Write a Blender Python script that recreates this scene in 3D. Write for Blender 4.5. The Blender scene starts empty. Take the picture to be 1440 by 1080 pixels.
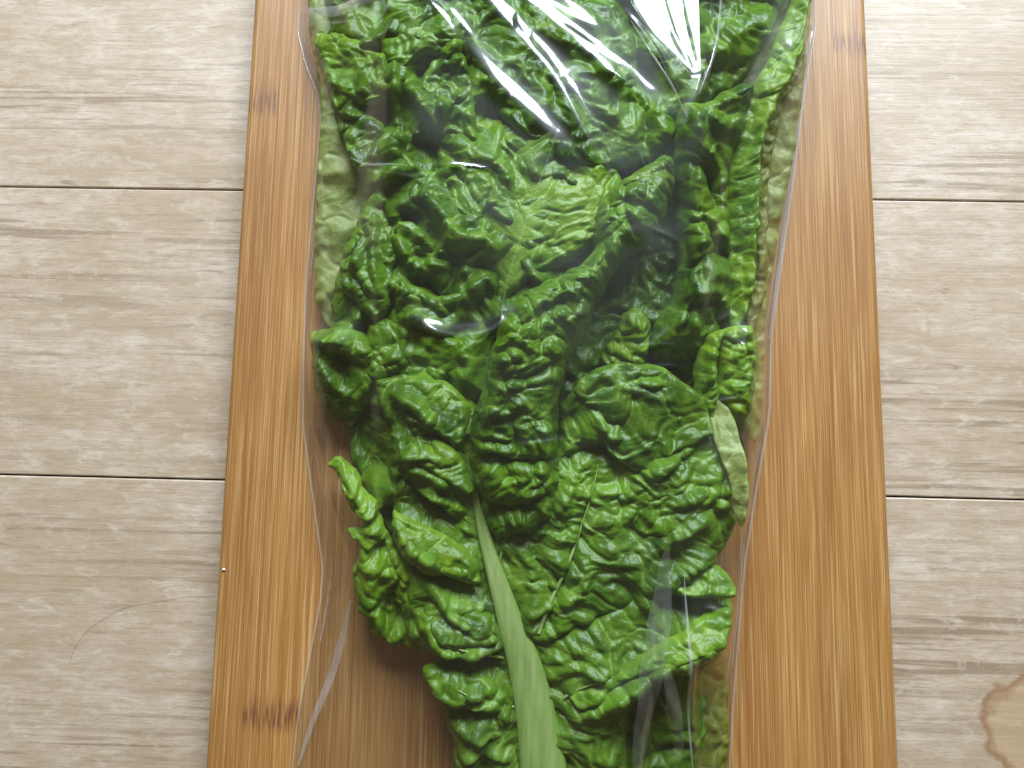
import bpy, math
import numpy as np

# ------------------------------------------------------------------ camera, world, lights
sc = bpy.context.scene
COL = sc.collection
F_PX = 1124.0                       # focal length in photo pixels (1440 wide)
ROT = tuple(math.radians(a) for a in (7.5749, 1.3844, 1.4149))
H = 34.0                            # camera height above the floor, cm
cd = bpy.data.cameras.new('camera'); cam = bpy.data.objects.new('camera', cd); COL.objects.link(cam)
cd.sensor_width = 36.0; cd.lens = F_PX / 1440 * 36.0
cd.clip_start = 0.01; cd.clip_end = 50
cam.location = (0, 0, H * .01); cam.rotation_euler = ROT
sc.camera = cam

w = bpy.data.worlds.new('World'); sc.world = w; w.use_nodes = True
bg = w.node_tree.nodes['Background']
bg.inputs[0].default_value = (1.0, 0.76, 0.46, 1); bg.inputs[1].default_value = 0.135

def area(name, loc, target, sx, sy, power, col):
    l = bpy.data.lights.new(name, 'AREA'); l.shape = 'RECTANGLE'; l.size = sx; l.size_y = sy
    l.energy = power; l.color = col
    o = bpy.data.objects.new(name, l); COL.objects.link(o); o.location = loc
    import mathutils
    d = mathutils.Vector(target) - mathutils.Vector(loc)
    o.rotation_euler = d.to_track_quat('-Z', 'Y').to_euler()
    return o
area('window_light', (.18, 1.52, 1.06), (0, .08, 0), 1.50, .68, 106, (0.775, 0.895, 1.0))

sc.view_settings.view_transform = 'Standard'; sc.view_settings.look = 'None'
sc.view_settings.exposure = 0; sc.view_settings.gamma = 1
sc.render.engine = 'CYCLES'
sc.cycles.use_denoising = True
sc.cycles.transparent_max_bounces = 24
sc.cycles.max_bounces = 10
sc.cycles.sample_clamp_indirect = 6

# ------------------------------------------------------------------ helpers
BT = 1.8                            # top of the board, cm
def rotm():
    c, s = np.cos, np.sin; rx, ry, rz = ROT
    X = np.array([[1,0,0],[0,c(rx),-s(rx)],[0,s(rx),c(rx)]])
    Y = np.array([[c(ry),0,s(ry)],[0,1,0],[-s(ry),0,c(ry)]])
    Z = np.array([[c(rz),-s(rz),0],[s(rz),c(rz),0],[0,0,1]])
    return Z @ Y @ X
RM = rotm()
def P(px, py, z):
    """photo pixel -> point (cm) on the horizontal plane at height z"""
    d = RM @ np.array([(px-720)/F_PX, -(py-540)/F_PX, -1.0])
    t = (z - H) / d[2]
    return np.array([d[0]*t, d[1]*t])
def PL(pts, z): return np.array([P(x, y, z) for x, y in pts])

def tag(o, label=None, cat=None, group=None, kind=None):
    for k, v in (('label', label), ('category', cat), ('group', group), ('kind', kind)):
        if v: o[k] = v
    return o
def empty(name, loc):
    o = bpy.data.objects.new(name, None); o.empty_display_size = .01
    COL.objects.link(o); o.location = [c*.01 for c in loc]; return o
def link(name, me, mat, parent=None, loc=(0,0,0)):
    o = bpy.data.objects.new(name, me); COL.objects.link(o)
    if mat and not me.materials: me.materials.append(mat)
    o.location = [c*.01 for c in loc]
    if parent: o.parent = parent
    return o
def mesh(name, v, f, smooth=True, attrs=None):
    me = bpy.data.meshes.new(name)
    v = np.asarray(v, np.float32) * .01
    f = np.asarray(f, np.int32); n, k = f.shape
    me.vertices.add(len(v)); me.vertices.foreach_set('co', v.ravel())
    me.loops.add(n*k); me.loops.foreach_set('vertex_index', f.ravel())
    me.polygons.add(n); me.polygons.foreach_set('loop_start', np.arange(0, n*k, k, dtype=np.int32))
    me.polygons.foreach_set('use_smooth', np.full(n, smooth))
    me.update(calc_edges=True)
    for a, d in (attrs or {}).items():
        at = me.attributes.new(a, 'FLOAT', 'POINT'); at.data.foreach_set('value', np.asarray(d, np.float32))
    me.validate()
    return me

# ---- 2-D noises
def hsh(ix, iy, seed):
    ix = ix.astype(np.int64); iy = iy.astype(np.int64)
    h = (ix*374761393 + iy*668265263 + seed*1274126177) & 0xffffffff
    h = ((h ^ (h >> 13)) * 1274126177) & 0xffffffff
    h = ((h ^ (h >> 16)) * 2246822519) & 0xffffffff
    return ((h ^ (h >> 15)) & 0xffffff) / float(0xffffff)
def perlin(x, y, seed=0):
    ix, iy = np.floor(x), np.floor(y); fx, fy = x-ix, y-iy
    u, v = fx*fx*fx*(fx*(fx*6-15)+10), fy*fy*fy*(fy*(fy*6-15)+10)
    def g(a, b):
        t = hsh(ix+a, iy+b, seed)*2*np.pi
        return np.cos(t)*(fx-a)+np.sin(t)*(fy-b)
    return 1.5*((g(0,0)*(1-u)+g(1,0)*u)*(1-v)+(g(0,1)*(1-u)+g(1,1)*u)*v)
def fbm(x, y, seed=0, oct=3):
    s, a = 0, 1
    for i in range(oct): s = s + a*perlin(x*2**i, y*2**i, seed+17*i); a *= .5
    return s
def voro(x, y, seed, jit=.85):
    """F1, F2, id hash of the nearest cell, offset to its seed"""
    ix, iy = np.floor(x), np.floor(y)
    f1 = np.full(x.shape, 9.); f2 = f1.copy(); idh = np.zeros(x.shape); ox = idh.copy(); oy = idh.copy()
    for a in (-1,0,1):
        for b in (-1,0,1):
            cx, cy = ix+a, iy+b
            sx = cx+.5+jit*(hsh(cx,cy,seed)-.5); sy = cy+.5+jit*(hsh(cx,cy,seed+7)-.5)
            d = np.hypot(x-sx, y-sy); n = d < f1
            f2 = np.where(n, f1, np.minimum(f2, d))
            f1 = np.where(n, d, f1); idh = np.where(n, hsh(cx,cy,seed+13), idh)
            ox = np.where(n, x-sx, ox); oy = np.where(n, y-sy, oy)
    return f1, f2, idh, ox, oy
def sstep(a, b, x):
    t = np.clip((x-a)/(b-a), 0, 1); return t*t*(3-2*t)
def spline(pts, n=10, closed=True):
    p = np.asarray(pts, float); N = len(p); out = []
    rng = range(N) if closed else range(N-1)
    for i in rng:
        if closed: a, b, c, d = p[i-1], p[i], p[(i+1)%N], p[(i+2)%N]
        else: a, b, c, d = p[max(i-1,0)], p[i], p[i+1], p[min(i+2,N-1)]
        for t in np.linspace(0, 1, n, endpoint=False):
            out.append(.5*((2*b)+(c-a)*t+(2*a-5*b+4*c-d)*t*t+(3*b-a-3*c+d)*t**3))
    if not closed: out.append(p[-1])
    return np.array(out)
def seg_dist(X, Y, poly, closed):
    """distance to a polyline, parameter along it (0..1), side (+ left)"""
    A = poly; B = np.roll(poly, -1, 0) if closed else poly[1:]
    A = A if closed else poly[:-1]
    L = np.hypot(*(B-A).T); cum = np.concatenate([[0], np.cumsum(L)]); tot = cum[-1]
    best = np.full(X.shape, 1e9); par = np.zeros(X.shape); side = np.ones(X.shape)
    for i in range(len(A)):
        if L[i] < 1e-9: continue
        d = (B[i]-A[i])/L[i]; rx, ry = X-A[i][0], Y-A[i][1]
        t = np.clip(rx*d[0]+ry*d[1], 0, L[i])
        q = np.hypot(rx-d[0]*t, ry-d[1]*t); m = q < best
        best = np.where(m, q, best); par = np.where(m, (cum[i]+t)/tot, par)
        side = np.where(m, np.where(d[0]*ry-d[1]*rx > 0, 1., -1.), side)
    return best, par, side
def inside(X, Y, poly):
    c = np.zeros(X.shape, bool); n = len(poly)
    for i in range(n):
        x1, y1 = poly[i]; x2, y2 = poly[(i+1) % n]
        if y1 == y2: continue
        m = ((y1 > Y) != (y2 > Y)) & (X < (x2-x1)*(Y-y1)/(y2-y1)+x1)
        c ^= m
    return c
def rbf(ctrl, X, Y):
    c = np.asarray(ctrl, float); n = len(c)
    def U(r): return np.where(r > 1e-9, r*r*np.log(r+1e-12), 0)
    K = U(np.hypot(c[:,None,0]-c[None,:,0], c[:,None,1]-c[None,:,1])) + np.eye(n)*.5
    Q = np.c_[np.ones(n), c[:,:2]]
    M = np.block([[K, Q],[Q.T, np.zeros((3,3))]])
    s = np.linalg.solve(M, np.r_[c[:,2], 0,0,0])
    z = s[n]+s[n+1]*X+s[n+2]*Y
    for i in range(n): z = z+s[i]*U(np.hypot(X-c[i,0], Y-c[i,1]))
    return z
def blur(a, k=1):
    for _ in range(k):
        a = np.pad(a, 1, 'edge')
        a = (a[:-2]+2*a[1:-1]+a[2:])/4
        a = (a[:,:-2]+2*a[:,1:-1]+a[:,2:])/4
    return a

# ------------------------------------------------------------------ materials
class NT:
    def __init__(s, name):
        s.m = bpy.data.materials.new(name); s.m.use_nodes = True
        s.t = s.m.node_tree; s.t.nodes.clear()
        s.out = s.n('ShaderNodeOutputMaterial')
    def n(s, typ, ins=None, **kw):
        nd = s.t.nodes.new(typ)
        for k, v in kw.items(): setattr(nd, k, v)
        for k, v in (ins or {}).items():
            if isinstance(v, bpy.types.NodeSocket): s.t.links.new(v, nd.inputs[k])
            else: nd.inputs[k].default_value = v
        return nd
    def math(s, op, a, b=0.0, clamp=False):
        return s.n('ShaderNodeMath', {0: a, 1: b}, operation=op, use_clamp=clamp).outputs[0]
    def mix(s, f, a, b, mode='MIX'):
        nd = s.n('ShaderNodeMix', data_type='RGBA', blend_type=mode)
        for k, v in ((0, f), (6, a), (7, b)):
            if isinstance(v, bpy.types.NodeSocket): s.t.links.new(v, nd.inputs[k])
            else: nd.inputs[k].default_value = v if k == 0 or len(v) == 4 else (*v, 1)
        return nd.outputs[2]
    def noise(s, vec, scale, detail=3, rough=.55, dist=0.0):
        return s.n('ShaderNodeTexNoise', {'Vector': vec, 'Scale': scale, 'Detail': detail, 'Roughness': rough, 'Distortion': dist}).outputs[0]
    def ramp(s, f, *stops):
        nd = s.n('ShaderNodeValToRGB', {0: f}); cr = nd.color_ramp
        while len(cr.elements) < len(stops): cr.elements.new(.5)
        for e, (p, c) in zip(cr.elements, stops):
            e.position = p; e.color = (c, c, c, 1) if not hasattr(c, '__len__') else (*c, 1)
        return nd.outputs[0]
    def attr(s, name, typ='GEOMETRY'):
        return s.n('ShaderNodeAttribute', attribute_name=name, attribute_type=typ).outputs['Fac']
    def coords(s, scale):                     # object coordinates in cm, shifted per object
        tc = s.n('ShaderNodeTexCoord').outputs['Object']
        rnd = s.n('ShaderNodeObjectInfo').outputs['Random']
        sh = s.n('ShaderNodeCombineXYZ', {0: s.math('MULTIPLY', rnd, 3.7), 1: s.math('MULTIPLY', rnd, 9.1), 2: s.math('MULTIPLY', rnd, 1.9)}).outputs[0]
        v = s.n('ShaderNodeVectorMath', {0: tc, 1: sh}, operation='ADD').outputs[0]
        return s.n('ShaderNodeVectorMath', {0: v, 1: scale}, operation='MULTIPLY').outputs[0]
    def rel(s):                               # object coordinates in cm, unshifted
        tc = s.n('ShaderNodeTexCoord').outputs['Object']
        v = s.n('ShaderNodeVectorMath', {0: tc, 1: (100,100,100)}, operation='MULTIPLY').outputs[0]
        return s.n('ShaderNodeSeparateXYZ', {0: v}).outputs
    def bump(s, h, strength, dist):
        return s.n('ShaderNodeBump', {'Height': h, 'Strength': strength, 'Distance': dist}).outputs[0]
    def done(s, shader):
        s.t.links.new(shader, s.out.inputs[0]); return s.m

def mat_floor():
    k = NT('limed_plank')
    big = k.noise(k.coords((9, 26, 9)), 1.0, 4, .6, .4)
    mot = k.noise(k.coords((55, 230, 55)), 1.0, 6, .68, .5)
    mid = k.noise(k.coords((13, 340, 13)), 1.0, 4, .6, .35)
    fine = k.noise(k.coords((70, 900, 70)), 1.0, 4, .65)
    chalk = k.noise(k.coords((75, 210, 75)), 1.0, 5, .7)
    cross = k.noise(k.coords((330, 60, 330)), 1.0, 3, .6)
    c = k.mix(k.ramp(big, (.36, 0), (.64, 1)), (.410,.298,.200), (.540,.432,.345))
    c = k.mix(k.math('MULTIPLY', k.ramp(mot, (.40, 1), (.58, 0)), .50), c, (.33,.245,.14))
    bands = k.ramp(k.noise(k.coords((4, 32, 4)), 1.0, 2, .5), (.44, .12), (.60, 1))
    c = k.mix(k.math('MULTIPLY', bands, k.math('MULTIPLY', k.ramp(mid, (.51, 0), (.60, 1)), .80)), c, (.22,.15,.09))
    c = k.mix(k.math('MULTIPLY', k.ramp(fine, (.52, 0), (.68, 1)), .35), c, (.29,.21,.12))
    c = k.mix(k.math('MULTIPLY', k.ramp(chalk, (.54, 0), (.74, 1)), .34), c, (.56,.50,.405))
    c = k.mix(k.math('MULTIPLY', k.ramp(cross, (.55, 0), (.75, 1)), .10), c, (.56,.50,.40))
    hair = k.noise(k.coords((220, 1500, 220)), 1.0, 4, .7)
    c = k.mix(k.math('MULTIPLY', k.ramp(hair, (.53, 0), (.64, 1)), .40), c, (.24,.165,.10))
    patch = k.noise(k.coords((75, 170, 75)), 1.0, 5, .72, .8)
    c = k.mix(k.math('MULTIPLY', k.ramp(patch, (.50, 0), (.62, 1)), .40), c, (.37,.27,.155))
    c = k.mix(k.math('MULTIPLY', k.ramp(patch, (.34, 1), (.46, 0)), .35), c, (.62,.545,.43))
    dk = k.noise(k.coords((40, 260, 40)), 1.0, 3, .6, 1.0)
    c = k.mix(k.math('MULTIPLY', k.ramp(dk, (.66, 0), (.76, 1)), .6), c, (.20,.12,.075))
    # one brown water stain with a darker rim (lower right plank)
    x, y, z = k.rel()
    wob = k.noise(k.coords((75, 75, 75)), 1.0, 3, .6)
    dx = k.math('MULTIPLY', k.math('SUBTRACT', x, k.attr('stain_x', 'OBJECT')), 1.0)
    dy = k.math('SUBTRACT', y, k.attr('stain_y', 'OBJECT'))
    d = k.math('SQRT', k.math('ADD', k.math('MULTIPLY', dx, dx), k.math('MULTIPLY', dy, dy)))
    d = k.math('ADD', d, k.math('MULTIPLY', k.math('SUBTRACT', wob, .5), 1.7))
    on = k.attr('stained', 'OBJECT')
    c = k.mix(k.math('MULTIPLY', on, k.math('MULTIPLY', k.ramp(k.math('MULTIPLY', d, .18), (.36, 1), (.40, 0)), .45)), c, (.44,.29,.15))
    rim = k.ramp(k.math('MULTIPLY', d, .18), (.30, 0), (.365, 1), (.38, 1), (.42, 0))
    c = k.mix(k.math('MULTIPLY', on, k.math('MULTIPLY', rim, .8)), c, (.25,.125,.06))
    bmp = k.bump(k.math('ADD', mid, k.math('MULTIPLY', fine, .6)), .25, .0004)
    b = k.n('ShaderNodeBsdfPrincipled', {'Base Color': c, 'Roughness': .46, 'Normal': bmp, 'Specular IOR Level': 1.0})
    return k.done(b.outputs[0])

def mat_bamboo():
    k = NT('bamboo')
    x, y, z = k.rel()
    tone = k.attr('tone', 'OBJECT')
    big = k.noise(k.coords((60, 5, 60)), 1.0, 3, .5)
    mid = k.noise(k.coords((520, 7, 520)), 1.0, 3, .55, .15)
    fine = k.noise(k.coords((1250, 14, 1250)), 1.0, 3, .6)
    c = k.mix(k.ramp(big, (.35, 0), (.65, 1)), (.270,.115,.024), (.370,.182,.045))
    c = k.mix(k.math('MULTIPLY', tone, .40), c, (.37,.155,.037))
    c = k.mix(k.math('MULTIPLY', k.ramp(mid, (.50, 0), (.64, 1)), .45), c, (.225,.090,.022))
    c = k.mix(k.math('MULTIPLY', k.ramp(mid, (.32, 1), (.46, 0)), .28), c, (.56,.34,.14))
    c = k.mix(k.math('MULTIPLY', k.ramp(fine, (.52, 0), (.66, 1)), .50), c, (.21,.075,.016))
    c = k.mix(k.math('MULTIPLY', k.ramp(fine, (.33, 1), (.43, 0)), .45), c, (.60,.39,.17))
    thin = k.noise(k.coords((3000, 22, 3000)), 1.0, 3, .6)
    c = k.mix(k.math('MULTIPLY', k.ramp(thin, (.53, 0), (.60, 1)), .42), c, (.19,.07,.014))
    c = k.mix(k.math('MULTIPLY', k.ramp(thin, (.38, 1), (.46, 0)), .30), c, (.60,.39,.17))
    # bamboo node: broken dark fibres across one strip
    on = k.attr('node_on', 'OBJECT'); ny = k.attr('node_y', 'OBJECT')
    jag = k.noise(k.coords((1500, 60, 1500)), 1.0, 2, .5); soft = k.attr('node_soft', 'OBJECT')
    dy = k.math('ABSOLUTE', k.math('ADD', k.math('SUBTRACT', y, ny), k.math('MULTIPLY', k.math('SUBTRACT', jag, .5), 2.2)))
    core = k.ramp(dy, (.18, 1), (.75, 0))
    st = k.ramp(k.noise(k.coords((1100, 60, 1100)), 1.0, 2, .5), (.42, .15), (.56, 1))
    c = k.mix(k.math('MULTIPLY', k.math('SUBTRACT', on, k.math('MULTIPLY', soft, .22)), k.math('MULTIPLY', core, st)), c, (.15,.055,.025))
    bmp = k.bump(k.math('ADD', mid, fine), .2, .0003)
    b = k.n('ShaderNodeBsdfPrincipled', {'Base Color': c, 'Roughness': .44, 'Normal': bmp, 'Specular IOR Level': .75})
    return k.done(b.outputs[0])

def mat_leaf(name, dark, light, vein, trans, tcol, rough=.30, spec=.5):
    k = NT(name)
    big = k.noise(k.coords((28, 28, 28)), 1.0, 3, .55)
    sm = k.noise(k.coords((160, 160, 160)), 1.0, 4, .6)
    v = k.attr('vein'); pale = k.attr('pale')
    f = k.math('ADD', k.math('MULTIPLY', big, .65), k.math('MULTIPLY', sm, .35))
    c = k.mix(k.ramp(f, (.36, 0), (.66, 1)), dark, light)
    rnd = k.n('ShaderNodeObjectInfo').outputs['Random']
    c = k.mix(k.math('MULTIPLY', k.math('SUBTRACT', rnd, .35, True), .45), c, tuple(q*.55 for q in dark))
    yl = k.noise(k.coords((45, 45, 45)), 1.0, 2, .5)
    c = k.mix(k.math('MULTIPLY', k.ramp(yl, (.54, 0), (.74, 1)), .32), c, (light[0]*1.7, light[1]*1.25, light[2]))
    c = k.mix(k.math('MULTIPLY', pale, 1.0, True), c, vein)
    c = k.mix(k.math('MULTIPLY', v, .55, True), c, vein)
    tiny = k.noise(k.coords((520, 520, 520)), 1.0, 3, .6)
    bmp = k.bump(k.math('ADD', tiny, k.math('MULTIPLY', sm, 1.5)), .45, .0006)
    rg = k.math('ADD', rough-.08, k.math('MULTIPLY', sm, .18))
    b = k.n('ShaderNodeBsdfPrincipled', {'Base Color': c, 'Roughness': rg, 'Normal': bmp, 'Specular IOR Level': spec})
    tr = k.n('ShaderNodeBsdfTranslucent', {'Color': k.mix(.6, c, tcol), 'Normal': bmp})
    mx = k.n('ShaderNodeMixShader', {0: trans, 1: b.outputs[0], 2: tr.outputs[0]})
    return k.done(mx.outputs[0])

def mat_midrib():
    k = NT('midrib')
    st = k.noise(k.coords((420, 36, 420)), 1.0, 3, .55)
    big = k.noise(k.coords((60, 30, 60)), 1.0, 2, .5)
    c = k.mix(k.ramp(st, (.35, 0), (.65, 1)), (.21,.30,.085), (.34,.42,.16))
    c = k.mix(k.math('MULTIPLY', big, .45), c, (.15,.25,.045))
    c = k.mix(k.attr('pale'), (.10,.215,.012), c)
    bmp = k.bump(st, .45, .0008)
    b = k.n('ShaderNodeBsdfPrincipled', {'Base Color': c, 'Roughness': .36, 'Normal': bmp, 'Subsurface Weight': .25,
        'Subsurface Radius': (.004,.006,.002), 'Subsurface Scale': .5})
    return k.done(b.outputs[0])

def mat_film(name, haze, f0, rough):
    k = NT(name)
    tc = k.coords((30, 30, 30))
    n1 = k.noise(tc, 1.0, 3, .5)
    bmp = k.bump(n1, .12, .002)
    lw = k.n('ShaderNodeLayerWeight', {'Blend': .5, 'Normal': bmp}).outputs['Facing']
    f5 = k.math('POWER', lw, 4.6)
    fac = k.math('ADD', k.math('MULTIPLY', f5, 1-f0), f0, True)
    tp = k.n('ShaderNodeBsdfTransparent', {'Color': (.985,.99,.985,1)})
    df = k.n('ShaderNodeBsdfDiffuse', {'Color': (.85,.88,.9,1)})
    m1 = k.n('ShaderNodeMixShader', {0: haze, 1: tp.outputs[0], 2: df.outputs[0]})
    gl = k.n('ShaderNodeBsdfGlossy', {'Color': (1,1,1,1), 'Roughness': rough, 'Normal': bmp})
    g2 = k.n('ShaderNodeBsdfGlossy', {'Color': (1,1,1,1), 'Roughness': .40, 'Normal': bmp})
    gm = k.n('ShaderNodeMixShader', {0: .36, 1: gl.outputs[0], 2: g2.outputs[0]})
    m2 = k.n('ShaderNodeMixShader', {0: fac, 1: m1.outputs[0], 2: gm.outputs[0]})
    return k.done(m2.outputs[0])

def mat_plain(name, col, rough=.6):
    k = NT(name)
    n = k.noise(k.coords((400,400,400)), 1.0, 3, .6)
    c = k.mix(k.math('MULTIPLY', n, .4), col, tuple(x*.6 for x in col))
    return k.done(k.n('ShaderNodeBsdfPrincipled', {'Base Color': c, 'Roughness': rough}).outputs[0])

M_FLOOR, M_BAM = mat_floor(), mat_bamboo()
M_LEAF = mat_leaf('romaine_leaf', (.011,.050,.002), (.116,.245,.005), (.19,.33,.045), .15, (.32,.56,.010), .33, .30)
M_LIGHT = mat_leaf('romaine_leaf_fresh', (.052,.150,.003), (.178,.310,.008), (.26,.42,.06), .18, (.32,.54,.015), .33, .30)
M_PALE = mat_leaf('romaine_leaf_underside', (.20,.27,.045), (.34,.41,.12), (.42,.48,.20), .30, (.42,.50,.08), .45, .35)
M_OLIVE = mat_leaf('romaine_leaf_olive', (.12,.145,.012), (.20,.225,.03), (.28,.30,.08), .25, (.35,.40,.04), .45, .35)
M_RIB = mat_midrib()
M_FILM = mat_film('clear_film', .004, .072, .10)
M_SHEEN = mat_film('clear_film_double_sheen', .035, .085, .2)  # milky film; on the wide ribbons its haze colour stands in for reflections
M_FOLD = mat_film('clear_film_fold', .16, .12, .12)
M_GAP = mat_plain('dark_joint', (.05,.03,.025))
M_HAIR = mat_plain('hair', (.10,.07,.05), .5)
M_CRUMB = mat_plain('crumb', (.70,.68,.62), .8)

# ------------------------------------------------------------------ floor of planks
def box_bevel(x0, x1, y0, y1, z0, z1, b):
    """slab with a small chamfer round the top edge"""
    def ring(i, z): return [(x0+i,y0+i,z),(x1-i,y0+i,z),(x1-i,y1-i,z),(x0+i,y1-i,z)]
    v = ring(0,z0)+ring(0,z1-b)+ring(b*.35,z1-b*.3)+ring(b,z1)
    f = [(3,2,1,0),(12,13,14,15)]
    for r in range(3):
        for i in range(4): j=(i+1)%4; f.append((r*4+i, r*4+j, r*4+4+j, r*4+4+i))
    return v, f
v, f = box_bevel(-75, 75, -38, 38, -1.9, -.9, .05)
floor = link('floor', mesh('floor', v, f, False), M_GAP); tag(floor, kind='structure')
S1, S0 = 12.99, .11                                           # the two seams in view
pw = S1 - S0
stain = P(1457, 1026, 0)
for i in range(-3, 3):
    y0, y1 = S0+i*pw, S0+(i+1)*pw
    yc = (y0+y1)/2
    v, f = box_bevel(-70, 70, -pw/2+.032, pw/2-.032, -.9+.002, 0, .05)
    o = link('plank', mesh('plank', v, f, False), M_FLOOR, floor, (i*3.0, yc, 0))
    o['stained'] = 1.0 if i == -1 else 0.0
    o['stain_x'] = float(stain[0]-i*3.0); o['stain_y'] = float(stain[1]-yc)

# ------------------------------------------------------------------ bamboo cutting board
YAW = math.radians(-.44)
LB, LT = P(288, 1080, BT), P(357, 0, BT)
ax = (LT-LB)/np.hypot(*(LT-LB)); nx = np.array([ax[1], -ax[0]])
board = empty('cutting_board', (*LB, 0)); board.rotation_euler = (0, 0, math.atan2(ax[1], ax[0])-math.pi/2)
tag(board, 'long bamboo cutting board of glued strips under the bagged lettuce', 'cutting board')
def along(px, py): return float((P(px,py,BT)-LB)@ax)
wid = [1.35,2.3,1.9,2.1,2.0,2.2,1.8,2.1,2.0,2.2,1.9,2.3,.9,1.45]
tone = [.1,.55,.8,.4,.7,.3,.6,.2,.7,.5,.9,.45,.15,.35]
nodes = {0: along(372,140), 1: along(380,1005), 13: along(1190,60)}
Y0, Y1 = -6.0, 37.5
x = 0.0; ym = (Y0+Y1)/2
for i, (wd, tn) in enumerate(zip(wid, tone)):
    hw = wd/2 - .0015
    first, last = i == 0, i == len(wid)-1
    # rounded outer edges on the end strips, hairline joints between the others
    prof = []
    rl = .22 if first else .006; rr = .22 if last else .006
    z0 = .0
    prof = [(-hw, z0+(.15 if first else 0))]
    for a in np.linspace(math.pi, math.pi/2, 5): prof.append((-hw+rl+rl*math.cos(a), BT-rl+rl*math.sin(a)))
    for a in np.linspace(math.pi/2, 0, 5): prof.append((hw-rr+rr*math.cos(a), BT-rr+rr*math.sin(a)))
    prof.append((hw, z0+(.15 if last else 0)))
    n = len(prof); v = []
    for yy, sh in ((Y0-ym, .0), (Y1-ym, .0)):
        v += [(p[0], yy, p[1]) for p in prof]
    f = [(j, (j+1) % n, n+(j+1) % n, n+j) for j in range(n)]
    me = bpy.data.meshes.new('bamboo_strip')
    me.from_pydata([tuple(c*.01 for c in q) for q in v], [], [tuple(q[::-1]) for q in f]+[tuple(range(n)), tuple(range(2*n-1, n-1, -1))])
    me.update()
    o = link('bamboo_strip', me, M_BAM, board, (x+wd/2, ym, 0))
    o['tone'] = tn; o['node_on'] = 1.0 if i in nodes else 0.0
    o['node_soft'] = 1.0 if i in (0, 13) else 0.0
    o['node_y'] = nodes.get(i, 0)-ym
    if i in nodes: o['label'] = 'bamboo strip crossed by a dark node mark'
    x += wd

# ------------------------------------------------------------------ lettuce leaves
GX0, GX1, GY0, GY1, GS = -15., 17., -22., 30., .1            # raster of the tops, for draping the bag
TOP = np.full((int((GY1-GY0)/GS)+1, int((GX1-GX0)/GS)+1), BT)

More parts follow.
